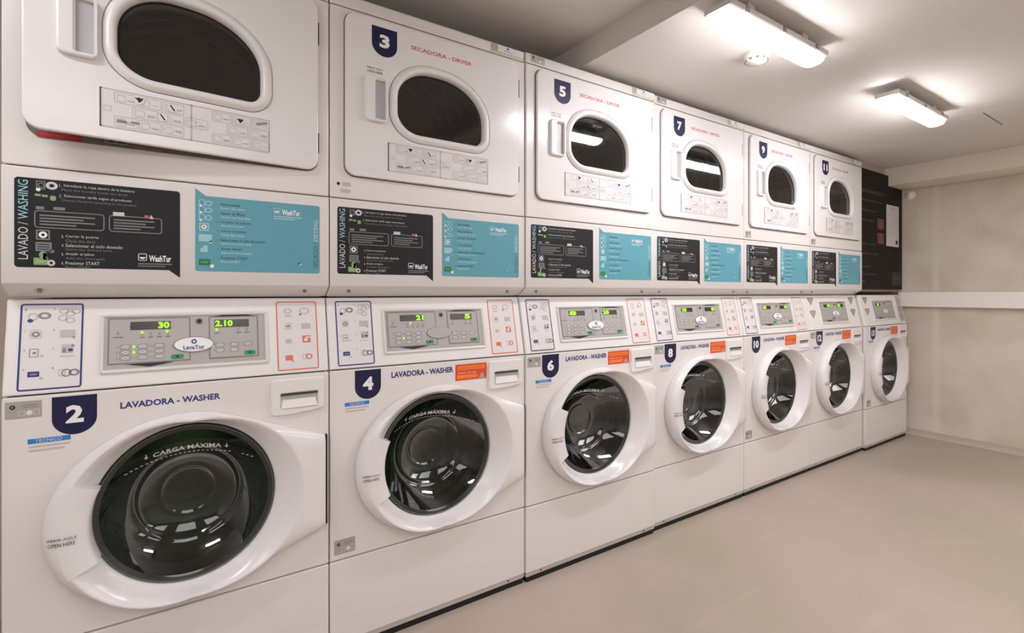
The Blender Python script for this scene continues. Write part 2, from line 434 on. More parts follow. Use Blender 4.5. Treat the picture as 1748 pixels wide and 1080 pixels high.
# ------------------------------------------------------------------ machines: shared shape helpers
W = .702; DEP = .72
OX, OY = W/2, .36                       # root sits under the middle of the machine
FZ0, FZ1, FT = .859, 1.074, .045        # control fascia, leaning back
def lean(x, y, z): return (x, y+FT*(z-.857)/.218, z)
_mesh_cache = {}
def part(key, root, name, fn, label=None, parent=None, origin=(OX, OY, 0), ang=38, smooth=True, place=None):
    """fn fills a mesh builder in machine coordinates; the mesh is shared between machines by key"""
    if key not in _mesh_cache:
        mb = MB(); fn(mb); _mesh_cache[key] = mb.mesh(name, origin, smooth, ang)
    p = parent or root
    po = p.get('_o') if parent else None
    base = Vector(po) if po is not None else Vector((OX, OY, 0))
    o = link(name, _mesh_cache[key], p, Vector(origin)-base, label)
    return o

def shield(mb, x0, zt, w, h, num, k=1):
    r = w/2
    out = arc(x0+r, zt-h+r*.95, r, r*.95, 180, 360, 24)+[(x0+w, zt), (x0, zt)]
    mb.poly(out, 'navy', k)
    n = len(num)
    tw = w*.40 if n == 1 else w*.60
    mb.text(num, x0+r-tw/2, zt-h*.70, tw, h*.46, 'white', k+1, bold=.045)

# ---- printed pieces
def pic(mb, x, z, w, h, m='ink_grey', k=2):       # a little pictogram: boxed machine with round door
    mb.frame(x, z, x+w, z+h, w*.06, m, k, r=w*.12)
    mb.ring(x+w/2, z+h*.45, h*.28, h*.17, m, k)
    mb.rect(x+w*.15, z+h*.82, x+w*.5, z+h*.9, m, k)
def blue_label(mb):
    x0, x1, z0, z1 = .024, .136, .868, 1.064
    mb.rect(x0, z0, x1, z1, 'label_white', 1, r=.006); mb.frame(x0, z0, x1, z1, .0035, 'ink_blue', 2, r=.006)
    for i, z in enumerate((1.048, .999, .955, .912)):
        mb.text(str(i+1), x0+.008, z, .003, .005, 'ink_grey', 2); mb.text(str(i+5), x0+.058, z+.001, .003, .005, 'ink_grey', 2)
    mb.ring(.046, 1.034, .009, .006, 'ink_light', 2); mb.ring(.066, 1.036, .008, .004, 'ink_grey', 2, asp=1.5); mb.ell(.0415, 1.025, .005, .004, 'ink_blue', 3)
    for a, b in ((.100, 1.046), (.112, 1.040), (.098, 1.030), (.112, 1.024), (.122, 1.046)): mb.ring(a, b, .007, .0045, 'ink_light', 2, asp=1.3)
    mb.rect(.094, 1.049, .126, 1.053, 'ink_light', 3)
    mb.frame(.042, .984, .062, 1.004, .0015, 'ink_light', 2, r=.002); mb.ring(.052, .994, .0065, .003, 'ink_grey', 3, asp=1.1)
    mb.frame(.042, .942, .058, .961, .0015, 'ink_grey', 2, r=.002); mb.rect(.048, .949, .054, .954, 'ink_grey', 2); mb.ell(.064, .944, .003, .003, 'ink_light', 2)
    mb.rect(.041, .898, .061, .910, 'ink_blue', 2, r=.001); mb.text('START', .045, .902, .012, .003, 'white', 3); mb.ell(.064, .894, .004, .003, 'ink_light', 2)
    mb.rect(.094, .984, .122, 1.002, 'ink_light', 2, r=.001); mb.rect(.116, .980, .122, .986, 'ink_light', 2)
    mb.rect(.098, .948, .120, .968, 'ink_light', 2); mb.rect(.100, .950, .106, .960, 'ink_grey', 3); mb.rect(.110, .952, .118, .958, 'ink_blue', 3)
    mb.ell(.118, .965, .003, .003, 'ink_grey', 3); mb.text('detergente', .096, .939, .026, .004, 'ink_grey', 2)
    mb.frame(.094, .896, .106, .912, .0015, 'ink_light', 2, r=.002); mb.ring(.108, .903, .009, .0065, 'ink_grey', 2); mb.ring(.122, .903, .008, .004, 'ink_grey', 2, asp=1.3)
def orange_label(mb):
    x0, x1, z0, z1 = .563, .675, .868, 1.064
    mb.rect(x0, z0, x1, z1, 'label_white', 1, r=.006); mb.frame(x0, z0, x1, z1, .0032, 'label_orange', 2, r=.006)
    mb.ring(.594, 1.036, .008, .005, 'ink_light', 2, asp=1.4); mb.ring(.640, 1.036, .010, .007, 'ink_light', 2, asp=1.4); mb.ell(.628, 1.026, .0035, .003, 'ink_red', 3)
    mb.rect(.586, 1.020, .604, 1.024, 'ink_light', 2)
    mb.frame(.585, .984, .603, 1.002, .0018, 'ink_light', 2, r=.002); mb.ell(.594, .993, .005, .004, 'label_orange', 3)
    mb.rect(.630, .984, .656, 1.000, 'ink_light', 2); mb.rect(.586, .944, .602, .956, 'ink_light', 2, r=.002)
    mb.rect(.632, .944, .654, .964, 'label_orange', 2); mb.rect(.636, .948, .646, .956, 'label_white', 3); mb.rect(.640, .957, .652, .961, 'label_white', 3)
    mb.rect(.584, .896, .604, .910, 'label_orange', 2, r=.001); mb.poly([(.604, .896), (.608, .888), (.598, .896)], 'label_orange', 2)
    mb.frame(.630, .896, .644, .912, .0015, 'ink_light', 2, r=.002); mb.ring(.648, .904, .008, .005, 'label_orange', 2, asp=1.2)
def arrow_label(x0, flip):
    def f(mb):
        x1 = x0+.10; a, b = (x0, x1) if not flip else (x1, x0)
        for z in (1.045, .965):
            mb.poly([(x0+.015, z+.015), (x0+.015, z+.003), (x0+.045, z-.035), (x0+.085, z+.003), (x0+.085, z+.015)], 'ink_grey', 1)
            mb.poly([(x0+.022, z+.010), (x0+.045, z-.026), (x0+.074, z+.003), (x0+.074, z+.010)], 'sticker_grey', 2)
    return f
def grey_side_label(mb):
    mb.rect(.60, .875, .69, 1.07, 'ink_light', 1); 
    for z in (.89, .95, 1.01): mb.rect(.612, z, .68, z+.04, 'sticker_grey', 2)

ESP = ['Introducir la ropa dentro de la lavadora', 'Seleccionar tarifa segun el producto']
ENG = ['Place the laundry inside the drum', 'Choose the price according to the product']
def sign_washing(mb):
    x0, x1, z0, z1 = .021, .331, 1.147, 1.349
    r = .007
    mb.poly([(x1, 1.128), ] + arc(x1-r, z1-r, r, r, 0, 90, 4)+arc(x0+r, z1-r, r, r, 90, 180, 4)+arc(x0+r, z0+r, r, r, 180, 270, 4)+[(x1-.024, z0)], 'sign_black', 1)
    mb.text('LAVADO / ', x0+.006, z0+.018, .017, .083, 'sign_pale', 2, vert=True)
    mb.text('WASHING', x0+.006, z0+.108, .017, .088, 'teal_light', 2, vert=True)
    X = x0+.036
    mb.frame(X, 1.325, X+.016, 1.344, .002, 'sign_grey', 2, r=.002); mb.ring(X+.027, 1.335, .009, .004, 'sign_pale', 2, asp=1.15); mb.ell(X+.004, 1.324, .004, .004, 'white', 3)
    mb.ring(X+.009, 1.334, .006, .004, 'sign_grey', 3)
    mb.rect(X-.002, 1.309, X+.008, 1.314, 'sign_green', 2); mb.rect(X+.010, 1.308, X+.020, 1.313, 'sign_green', 2); mb.rect(X+.024, 1.301, X+.034, 1.312, 'sign_green', 2, r=.003)
    for i in range(2):
        z = 1.334-i*.024
        mb.text(str(i+1)+'.', X+.040, z, .004, .007, 'sign_pale', 2)
        mb.text(ESP[i], X+.048, z, .132-.006*i, .0075, 'sign_pale', 2); mb.text(ENG[i], X+.044, z-.010, .122+.018*i, .0068, 'sign_grey', 2)
    for a, b in ((X-.003, X+.122), (X+.130, X+.236)):
        mb.frame(a, 1.237, b, 1.277, .0022, 'sign_grey', 2, r=.007)
        for q, ww in enumerate((.92, .72, .92, .6)): mb.rect(a+.009, 1.2645-q*.0068, a+.009+(b-a-.018)*ww, 1.2677-q*.0068, 'sign_grey', 2)
    mb.rect(X, 1.279, X+.014, 1.286, 'sign_grey', 3); mb.rect(X+.03, 1.280, X+.05, 1.287, 'sign_grey', 3); mb.rect(X+.138, 1.276, X+.160, 1.285, 'sign_pale', 3); mb.rect(X+.2, 1.275, X+.209, 1.282, 'ink_red', 3)
    mb.poly([(X+.21, 1.274), (X+.219, 1.274), (X+.213, 1.284)], 'sign_pale', 3)
    mb.frame(X, 1.210, X+.024, 1.233, .003, 'sign_grey', 2, r=.002); mb.ring(X+.012, 1.2215, .0075, .003, 'white', 3)
    mb.rect(X-.001, 1.184, X+.027, 1.205, 'sign_grey', 2, r=.002); mb.rect(X+.024, 1.181, X+.031, 1.188, 'sign_grey', 2)
    for q in range(3): mb.rect(X+.002, 1.188+q*.0055, X+.023, 1.1895+q*.0055, 'sign_black', 3)
    mb.rect(X-.004, 1.153, X+.021, 1.169, 'sign_green', 2, r=.001); mb.ell(X+.012, 1.176, .007, .008, 'sign_green', 2); mb.rect(X+.012, 1.165, X+.019, 1.180, 'sign_green', 2); mb.text('START', X, 1.158, .017, .005, 'sign_pale', 3)
    mb.ring(X+.026, 1.158, .007, .003, 'sign_pale', 3)
    T = [('Cerrar la puerta', 'Close the door', .060, .055), ('Seleccionar el ciclo deseado', 'Select the desired cycle', .105, .085), ('Anadir el jabon', 'Add the detergent', .052, .072), ('Presionar START', 'Press START', .062, .045)]
    for i, (e, g, we, wg) in enumerate(T):
        z = 1.2165-i*.0205
        mb.text(str(i+3)+'.', X+.044, z, .004, .0062, 'sign_pale', 2); mb.text(e, X+.051, z, we, .0075, 'sign_pale', 2); mb.text(g, X+.051, z-.0096, wg, .0065, 'sign_grey', 2)
    L = x1-.087
    mb.frame(L, 1.169, L+.018, 1.187, .0018, 'sign_pale', 2, r=.003); mb.poly(arc(L+.009, 1.178, .006, .005, 180, 360, 8), 'white', 3)
    mb.text('WashTur', L+.022, 1.167, .046, .016, 'white', 2, bold=.03); mb.rect(L, 1.160, L+.070, 1.163, 'sign_grey', 2); mb.rect(L, 1.1545, L+.056, 1.157, 'sign_grey', 2)
def sign_drying(mb):
    x0, x1, z0, z1 = .364, .676, 1.146, 1.344; r = .006
    mb.poly([(x0, 1.362), ]+arc(x0+r, z0+r, r, r, 180, 270, 4)+arc(x1-r, z0+r, r, r, 270, 360, 4)+arc(x1-r, z1-r, r, r, 0, 90, 4)+[(x0+.024, z1)], 'sign_teal', 1)
    mb.text('SECADO / ', x1-.018, z0+.016, .013, .074, 'teal_dark', 2, vert=True); mb.text('DRYING', x1-.018, z0+.094, .013, .062, 'teal_light', 2, vert=True, bold=.02)
    X = x0+.008
    for z in (1.318, 1.300, 1.280):
        mb.frame(X, z, X+.014, z+.016, .0018, 'teal_light', 2, r=.002); mb.ring(X+.022, z+.007, .007, .0045, 'teal_light', 2, asp=1.2); mb.ell(X+.004, z, .003, .003, 'white', 3)
    mb.frame(X+.001, 1.252, X+.023, 1.273, .003, 'teal_light', 2, r=.002); mb.ring(X+.012, 1.2625, .006, .0025, 'white', 3)
    mb.rect(X, 1.224, X+.030, 1.243, 'teal_light', 2, r=.001); mb.rect(X+.024, 1.219, X+.031, 1.227, 'teal_light', 2)
    mb.poly([(X+.003, 1.196), (X+.020, 1.196), (X+.020, 1.214), (X+.013, 1.214), (X+.003, 1.204)], 'teal_light', 2)
    mb.rect(X, 1.162, X+.026, 1.178, 'dark_green', 2, r=.003); mb.text('START', X+.004, 1.1675, .018, .005, 'pale_green', 3); mb.ell(X+.030, 1.160, .005, .005, 'white', 3)
    T = [('Poner monedas', 'Insert the coins', .046, .058), ('Sacar el filtro', 'Remove and clean filter', .058, .072), ('Limpiar la pelusa', 'Introduce laundry', .072, .056), ('Cerrar la puerta', 'Close the door', .060, .056),
         ('Seleccionar el ciclo de secado', 'Select the drying cycle', .108, .074), ('Anadir tiempo', 'Add more time needed', .052, .074), ('Presionar START', 'Press START', .064, .046)]
    for i, (e, g, we, wg) in enumerate(T):
        z = 1.322-i*.0238
        mb.text(str(i+1)+'.', X+.042, z, .003, .006, 'teal_dark', 2); mb.text(e, X+.050, z, we, .0072, 'teal_dark', 2, bold=.02); mb.text(g, X+.050, z-.0098, wg, .0068, 'teal_light', 2, bold=.03)
    L = x1-.125
    mb.frame(L, 1.311, L+.017, 1.328, .0018, 'teal_light', 2, r=.003); mb.poly(arc(L+.0085, 1.320, .006, .005, 180, 360, 8), 'white', 3)
    mb.text('WashTur', L+.022, 1.310, .048, .015, 'white', 2, bold=.03); mb.rect(L, 1.303, L+.076, 1.306, 'teal_light', 2); mb.rect(L, 1.297, L+.056, 1.300, 'teal_light', 2)
    mb.ring(x1-.065, 1.185, .016, .013, 'sign_teal', 2); mb.ell(x1-.055, 1.172, .006, .004, 'teal_light', 2, 10)

def grey_sticker(x, z, w, h):
    def f(mb):
        mb.rect(x, z, x+w, z+h, 'sticker_grey', 1, r=.002); mb.ell(x+w*.2, z+h*.68, w*.08, w*.08, 'ink_black', 2, 14); mb.ell(x+w*.2, z+h*.68, w*.03, w*.03, 'sticker_grey', 3, 10)
        mb.rect(x+w*.45, z+h*.74, x+w*.9, z+h*.78, 'ink_grey', 2); mb.rect(x+w*.5, z+h*.62, x+w*.9, z+h*.66, 'ink_grey', 2)
        mb.frame(x+w*.36, z+h*.14, x+w*.54, z+h*.44, w*.015, 'label_white', 2, r=w*.04); mb.ell(x+w*.66, z+h*.3, w*.09, h*.16, 'label_white', 2, 12); mb.frame(x+w*.78, z+h*.14, x+w*.94, z+h*.5, w*.015, 'label_white', 2, r=w*.04)
    return f

# ------------------------------------------------------------------ washing machine
CX, CZ, GR = .353, .545, .203
NA = 120
def hull_radius():
    pts = []
    for i in range(360):
        a = math.radians(i)
        if 90 <= i <= 270: pts.append((.283*math.cos(a), .238*math.sin(a)))
        else: pts.append((.238*math.cos(a), .238*math.sin(a)))
    hx = .690-CX
    pts += [(hx, .128), (hx, -.135)]
    pts = sorted(set(pts))
    def half(ps):
        h = []
        for p in ps:
            while len(h) > 1 and (h[-1][0]-h[-2][0])*(p[1]-h[-2][1])-(h[-1][1]-h[-2][1])*(p[0]-h[-2][0]) <= 0: h.pop()
            h.append(p)
        return h
    lo = half(pts); up = half(pts[::-1]); H = lo[:-1]+up[:-1]
    out = []
    for k in range(NA):
        a = 2*PI*k/NA; d = (math.cos(a), math.sin(a)); best = .2
        for i in range(len(H)):
            p, q = H[i], H[(i+1) % len(H)]
            ex, ey = q[0]-p[0], q[1]-p[1]; den = d[0]*ey-d[1]*ex
            if abs(den) < 1e-12: continue
            t = (p[0]*ey-p[1]*ex)/den; u = (p[0]*d[1]-p[1]*d[0])/den
            if t > 0 and -1e-6 <= u <= 1+1e-6: best = max(best, t)
        out.append(best)
    return out
R0 = hull_radius()
def ringpts(rf, yf):
    r = []
    for k in range(NA):
        a = 2*PI*k/NA; rr = rf(k, a); r.append((CX+rr*math.cos(a), yf(k, a), CZ+rr*math.sin(a)))
    return r
def wr(a): return max(0, math.cos(a))
def wl(a): return max(0, -math.cos(a))
def crest(a): return .222+.030*wl(a)+.050*wr(a)**1.5
def crest_y(a): return -.043-.006*wl(a)+.006*wr(a)
def door_body(mb):
    edge = lambda k, a: -.026-.007*wl(a)+.007*wr(a)
    rs = [ringpts(lambda k, a: R0[k]-.002, lambda k, a: -.0005),
          ringpts(lambda k, a: R0[k], lambda k, a: -.004),
          ringpts(lambda k, a: R0[k], lambda k, a: edge(k, a)+.006),
          ringpts(lambda k, a: R0[k]-.002, lambda k, a: edge(k, a)),
          ringpts(lambda k, a: R0[k]-.006, lambda k, a: edge(k, a)-.004)]
    for f in (.3, .6, .85, .97):       # rounded rise to the crest
        rs.append(ringpts(lambda k, a: (R0[k]-.006)*(1-f)+(crest(a)+.003)*f, lambda k, a: (edge(k, a)-.004)*(1-f**.6)+crest_y(a)*f**.6))
    rs.append(ringpts(lambda k, a: crest(a), lambda k, a: crest_y(a)))
    rs.append(ringpts(lambda k, a: crest(a)-.003, lambda k, a: crest_y(a)+.0012))
    rs.append(ringpts(lambda k, a: (crest(a)-.003)*.5+(GR+.006)*.5, lambda k, a: (crest_y(a))*.5+(.004)*.5))
    rs.append(ringpts(lambda k, a: GR+.006, lambda k, a: .004))
    rs.append(ringpts(lambda k, a: GR+.002, lambda k, a: .008))
    rs.append(ringpts(lambda k, a: GR-.001, lambda k, a: .020))
    mb.loft(rs[::-1], 'enamel_door')
def bowl_y(r):
    if r >= .186: return .014
    y = .014+.105*(1-(r/.186)**2.6)
    for c in (.066, .122): y -= .0024*math.exp(-((r-c)/.0060)**2)
    return y
def circ(r, y, n=80): return [(CX+r*math.cos(2*PI*i/n), y, CZ+r*math.sin(2*PI*i/n)) for i in range(n)]
def door_glass(matname):
    def f(mb):
        rs = [circ(r, bowl_y(r)) for r in [.186]+[.184-.0025*k for k in range(72)]]
        mb.loft(rs[::-1], matname, cap0=True)
    return f
def door_rim(mb):
    mb.loft([circ(.201, .018), circ(.2005, .010), circ(.199, .008), circ(.1975, .0085)][::-1], 'rim_metal')
    mb.loft([circ(.1975, .0085), circ(.194, .010), circ(.186, .0145)][::-1], 'rim_dark')
def door_handle(mb):
    def sec(r, y, n=14): return [(CX+r*math.cos(math.radians(155.5+49*i/n)), y, CZ+r*math.sin(math.radians(155.5+49*i/n))) for i in range(n+1)]
    def blk(rs):
        mb.loft(rs[::-1], 'enamel_door', closed=False)
        n = len(rs[0]); 
        mb.add([r[0] for r in rs], [tuple(range(len(rs)))], 'enamel_door'); mb.add([r[-1] for r in rs], [tuple(range(len(rs)-1, -1, -1))], 'enamel_door')
    blk([sec(.262, -.038), sec(.258, -.0475), sec(.250, -.050), sec(.206, -.043), sec(.202, -.040), sec(.1985, -.035), sec(.1985, .006)])
def drum(mb):
    mb.loft([circ(.196, .020), circ(.215, .050), circ(.215, .095), circ(.195, .10), circ(.195, .13)][::-1], 'rubber')
    rs = []
    for i in range(12):
        y = .13+i*.030; rs.append(circ(.262-.004*(i % 2), y))
    mb.loft([circ(.195, .13)]+rs, 'drum_steel')
    mb.loft([rs[-1], circ(.20, .47), circ(.16, .455), circ(.10, .46), circ(.04, .44), circ(.002, .44)], 'drum_steel')
    for q in range(3):
        a = math.radians(80+120*q); c, s = math.cos(a), math.sin(a)
        P = []
        for y, h in ((.15, .02), (.18, .055), (.42, .055), (.45, .02)):
            for (u, w_) in ((-.045, 0), (-.02, h), (.02, h), (.045, 0)):
                rr = .262-w_; P.append((CX+c*rr-s*u, y, CZ+s*rr+c*u))
        mb.loft([P[0:4], P[4:8], P[8:12], P[12:16]], 'drum_steel', cap0=True, cap1=True, closed=False)
    rnd = random.Random(2)
    # perforations
    for i in range(36):
        for j in range(6):
            a = 2*PI*(i+.5*(j % 2))/36; y = .17+.045*j; r = .2575; c, s = math.cos(a), math.sin(a); e = .004
            mb.add([(CX+c*r-s*e, y-e, CZ+s*r+c*e), (CX+c*r+s*e, y-e, CZ+s*r-c*e), (CX+c*r+s*e, y+e, CZ+s*r-c*e), (CX+c*r-s*e, y+e, CZ+s*r+c*e)], [(0, 1, 2, 3)], 'rubber')
def glass_print(mb):
    mb.text('CARGA MÁXIMA', .272, 0, .156, .017, 'white', 0, bold=.02)
    P = [(x, z) for x, y, z in mb.v]
    mb.v = [(x, y, z+.664-.9*(x-.353)**2) for x, y, z in mb.v]
    n0 = len(mb.v)
    for x in (.258, .440):
        mb.rect(x-.001, .662, x+.001, .674, 'white', 0); mb.poly([(x, .658), (x+.005, .665), (x-.005, .665)], 'white', 0)
    for i in range(28):
        x = .214+i*.0105
        if i in (23, 24): continue
        z = .655-1.15*(x-.353)**2
        mb.rect(x, z-.0011, x+.0055, z+.0011, 'white', 0)
    mb.warp(lambda x, y, z: (x, bowl_y(math.hypot(x-CX, z-CZ))-.0015, z))

def washer_cabinet(mb):
    prof = [(.022, .02), (.022, .857), (.022+FT, 1.0745), (DEP, 1.0745), (DEP, .02)]
    for a, b in ((0, .008), (W-.008, W)):
        pr = [(y-.004 if y < .1 else y, z) for y, z in prof]
        mb.loft([[(a, y, z) for y, z in pr], [(b, y, z) for y, z in pr]], 'enamel', cap0=True, cap1=True)
    mb.box(.008, FT+.02, 1.066, W-.008, DEP, 1.0745, 'enamel'); mb.box(.008, DEP-.01, .02, W-.008, DEP, 1.066, 'enamel'); mb.box(.008, .03, .02, W-.008, DEP-.01, .03, 'enamel')
def lower_panel(mb):
    mb.slab(rrect(0, .036, W, .2825, .004), 0, .02, 'enamel', .003)
    mb.loft([[(x, .002, .036), (x, .004, .0200), (x, .02, .0200), (x, .02, .036)] for x in (.002, W-.002)], 'plastic_lip', cap0=True, cap1=True)
def front_panel(mb): mb.slab(rrect(0, .2865, W, .8555, .004), 0, .02, 'enamel', .003, [arc(CX, CZ, .212, .212, 0, 354, 59)])
def fascia(mb):
    mb.slab(rrect(0, FZ0, W, FZ1, .004), 0, .02, 'plastic_white', .004); mb.warp(lean)
def module(mb):
    x0, x1, z0, z1 = .167, .541, .893, 1.038
    o = rrect(x0, z0, x1, z1, .006)
    mb.loft([[(x, y, z) for x, z in inset(o, i)] for i, y in ((0, 0), (.001, -.004), (.004, -.0055), (.008, -.004), (.0095, -.001))][::-1], 'module_frame')
    mb.face(inset(o, .009), -.0012, 'module_grey')
    mb.warp(lean)
def module_print(mb):
    mb.y = -.0016
    for a, b in ((.183, .354), (.396, .515)):
        mb.frame(a, .914, b, 1.026, .0028, 'module_line', 1, r=.003); mb.rect(a+.003, .917, b-.003, 1.023, 'module_grey', 1)
    mb.ring(.374, 1.014, .0085, .0055, 'module_line', 2); mb.ell(.374, 1.014, .0055, .0055, 'gap_dark', 2, 12)
    mb.poly([(.218, .9135), (.267, .905), (.320, .9135)], 'ink_black', 3); mb.poly([(.405, 1.0255), (.508, 1.0255), (.457, 1.034)], 'ink_black', 3)
    mb.text('A', .199, .985, .007, .009, 'module_line', 2); mb.rect(.193, .978, .213, .981, 'module_line', 2)
    for x in (.248, .266, .284, .302): mb.text('x', x, .982, .006, .007, 'module_line', 2); mb.rect(x-.002, .976, x+.008, .979, 'module_line', 2)
    for x in (.411, .463, .483): mb.text('x', x, .985, .006, .009, 'module_line', 2); mb.rect(x-.003, .979, x+.010, .982, 'module_line', 2)
    for i in range(3):
        for j in range(3):
            x = .206+i*.0345; z = .955-j*.0135
            mb.frame(x, z-.005, x+.024, z+.006, .001, 'module_line', 2, r=.005); mb.ell(x+.012, z+.0005, .0055, .0035, 'module_frame', 2, 12); mb.rect(x+.009, z-.0005, x+.015, z+.0015, 'module_line', 3)
            mb.rect(x-.006, z-.001, x-.003, z+.001, 'module_line', 2)
    for i in range(3):
        for j in range(2):
            x = .409+i*.034; z = .949-j*.014
            if i == 2 and j == 1: continue
            mb.frame(x, z-.005, x+.024, z+.006, .001, 'module_line', 2, r=.005); mb.ell(x+.012, z+.0005, .0055, .0035, 'module_frame', 2, 12); mb.rect(x+.009, z-.0005, x+.015, z+.0015, 'module_line', 3)
    mb.warp(lean)
def green_button(x0):
    def f(mb):
        mb.slab(rrect(x0, .9205, x0+.027, .931, .004), -.0045, -.0012, 'button_green', .001); mb.rect(x0+.010, .924, x0+.017, .928, 'ink_black', 0)
        for i in range(len(mb.v)-4, len(mb.v)): mb.v[i] = (mb.v[i][0], -.0049, mb.v[i][2])
        mb.warp(lean)
    return f
def badge_oval(colour):
    def f(mb):
        cx, cz = .362, .9545
        E = lambda k, y: [(cx+.046*k*math.cos(2*PI*i/36), y, cz+.0195*k*math.sin(2*PI*i/36)) for i in range(36)]
        mb.loft([E(1, -.001), E(1, -.004), E(.95, -.0055)][::-1], 'module_line'); 
        mb.loft([E(.95, -.0055), E(.92, -.006)][::-1], 'module_frame'); mb.add(E(.92, -.006), [tuple(range(36))], colour)
        mb.y = -.006
        if colour == 'white':
            mb.ring(cx, cz+.0075, .0062, .0028, 'logo_blue', 1); mb.text('LavaTur', cx-.024, cz-.0115, .048, .009, 'logo_blue', 1, bold=.03)
            mb.rect(cx-.022, cz-.0135, cx+.022, cz-.0125, 'ink_red', 1)
        mb.warp(lean)
    return f
def display(x0, w, txt, frac, leds):
    def f(mb):
        mb.y = -.0016
        mb.slab(rrect(x0, .9965, x0+w, 1.0165, .001), -.0032, -.0012, 'display_dark', .0005); mb.y = -.0032
        if txt: mb.text(txt, x0+w*frac[0], .9985, w*(frac[1]-frac[0]), .0165, 'display_green', 1, bold=.04)
        mb.warp(lean)
    return f
def led(lx, lz):
    def f(mb): mb.y = -.0016; mb.ell(lx, lz, .0032, .0032, 'display_green', 3, 10); mb.warp(lean)
    return f
def drawer(mb):
    o = (arc(.680, .835, .008, .010, 0, 90, 4)+arc(.553, .835, .009, .010, 90, 180, 4)+arc(.555, .752, .011, .009, 180, 270, 4)+[(.60, .7425), (.65, .747)]+arc(.680, .760, .008, .008, 280, 360, 4))
    h = rrect(.569, .763, .669, .803, .004)
    mb.slab(o, -.008, .0, 'plastic_white', .004, [h])
def drawer_grip(mb):
    mb.add([(.568, -.0002, .762), (.670, -.0002, .762), (.670, -.0002, .804), (.568, -.0002, .804)], [(0, 1, 2, 3)], 'handle_grey')
    # white grip tongue sloping out at the bottom
    mb.loft([[(.570, -.0005, .762), (.669, -.0005, .762), (.669, -.0005, .786), (.570, -.0005, .786)], [(.570, -.0105, .763), (.669, -.0105, .763), (.663, -.0045, .784), (.576, -.0045, .784)]], 'plastic_white', cap1=True)
    mb.box(.570, -.0075, .799, .668, -.0005, .803, 'gap_dark')
def screws(pts, r=.004, y=-.002, m='steel'):
    def f(mb):
        for x, z in pts: mb.cyl((x, y, z), (x, .002, z), r, r, m, 12); mb.box(x-r*.7, y-.0004, z-r*.15, x+r*.7, y, z+r*.15, 'gap_dark')
    return f

WN = ['2', '4', '6', '8', '10', '12', '13']
W_LABEL = ['white front-loading washing machine marked 2, nearest of the row, no red sticker',
           'white front-loading washing machine marked 4 with a red sticker and dark green round door glass',
           'white front-loading washing machine marked 6, third of the bottom row',
           'white front-loading washing machine marked 8, fourth of the bottom row',
           'white front-loading washing machine marked 10, fifth of the bottom row',
           'white front-loading washing machine marked 12, grey arrow marks beside its controls',
           'white front-loading washing machine at the far end, under the black board']
DISP = [('30', (.68, .97), '2.10', (.02, .52)), ('21', (.66, .98), '5', (.66, .94)), ('8', (.02, .46), '28', (.02, .44)), ('28', (.04, .46), '8', (.60, .96)),
        ('8', (.02, .46), '8', (.56, .96)), ('8', (.5, .95), '8', (.04, .5)), ('8', (.3, .62), '', (0, 1))]
SEAM = [.001, .7035, 1.4145, 2.134, 2.8485, 3.548, 4.258, 4.99]
YOFF = [0, 0, -.006, .004, .004, .004, -.014]
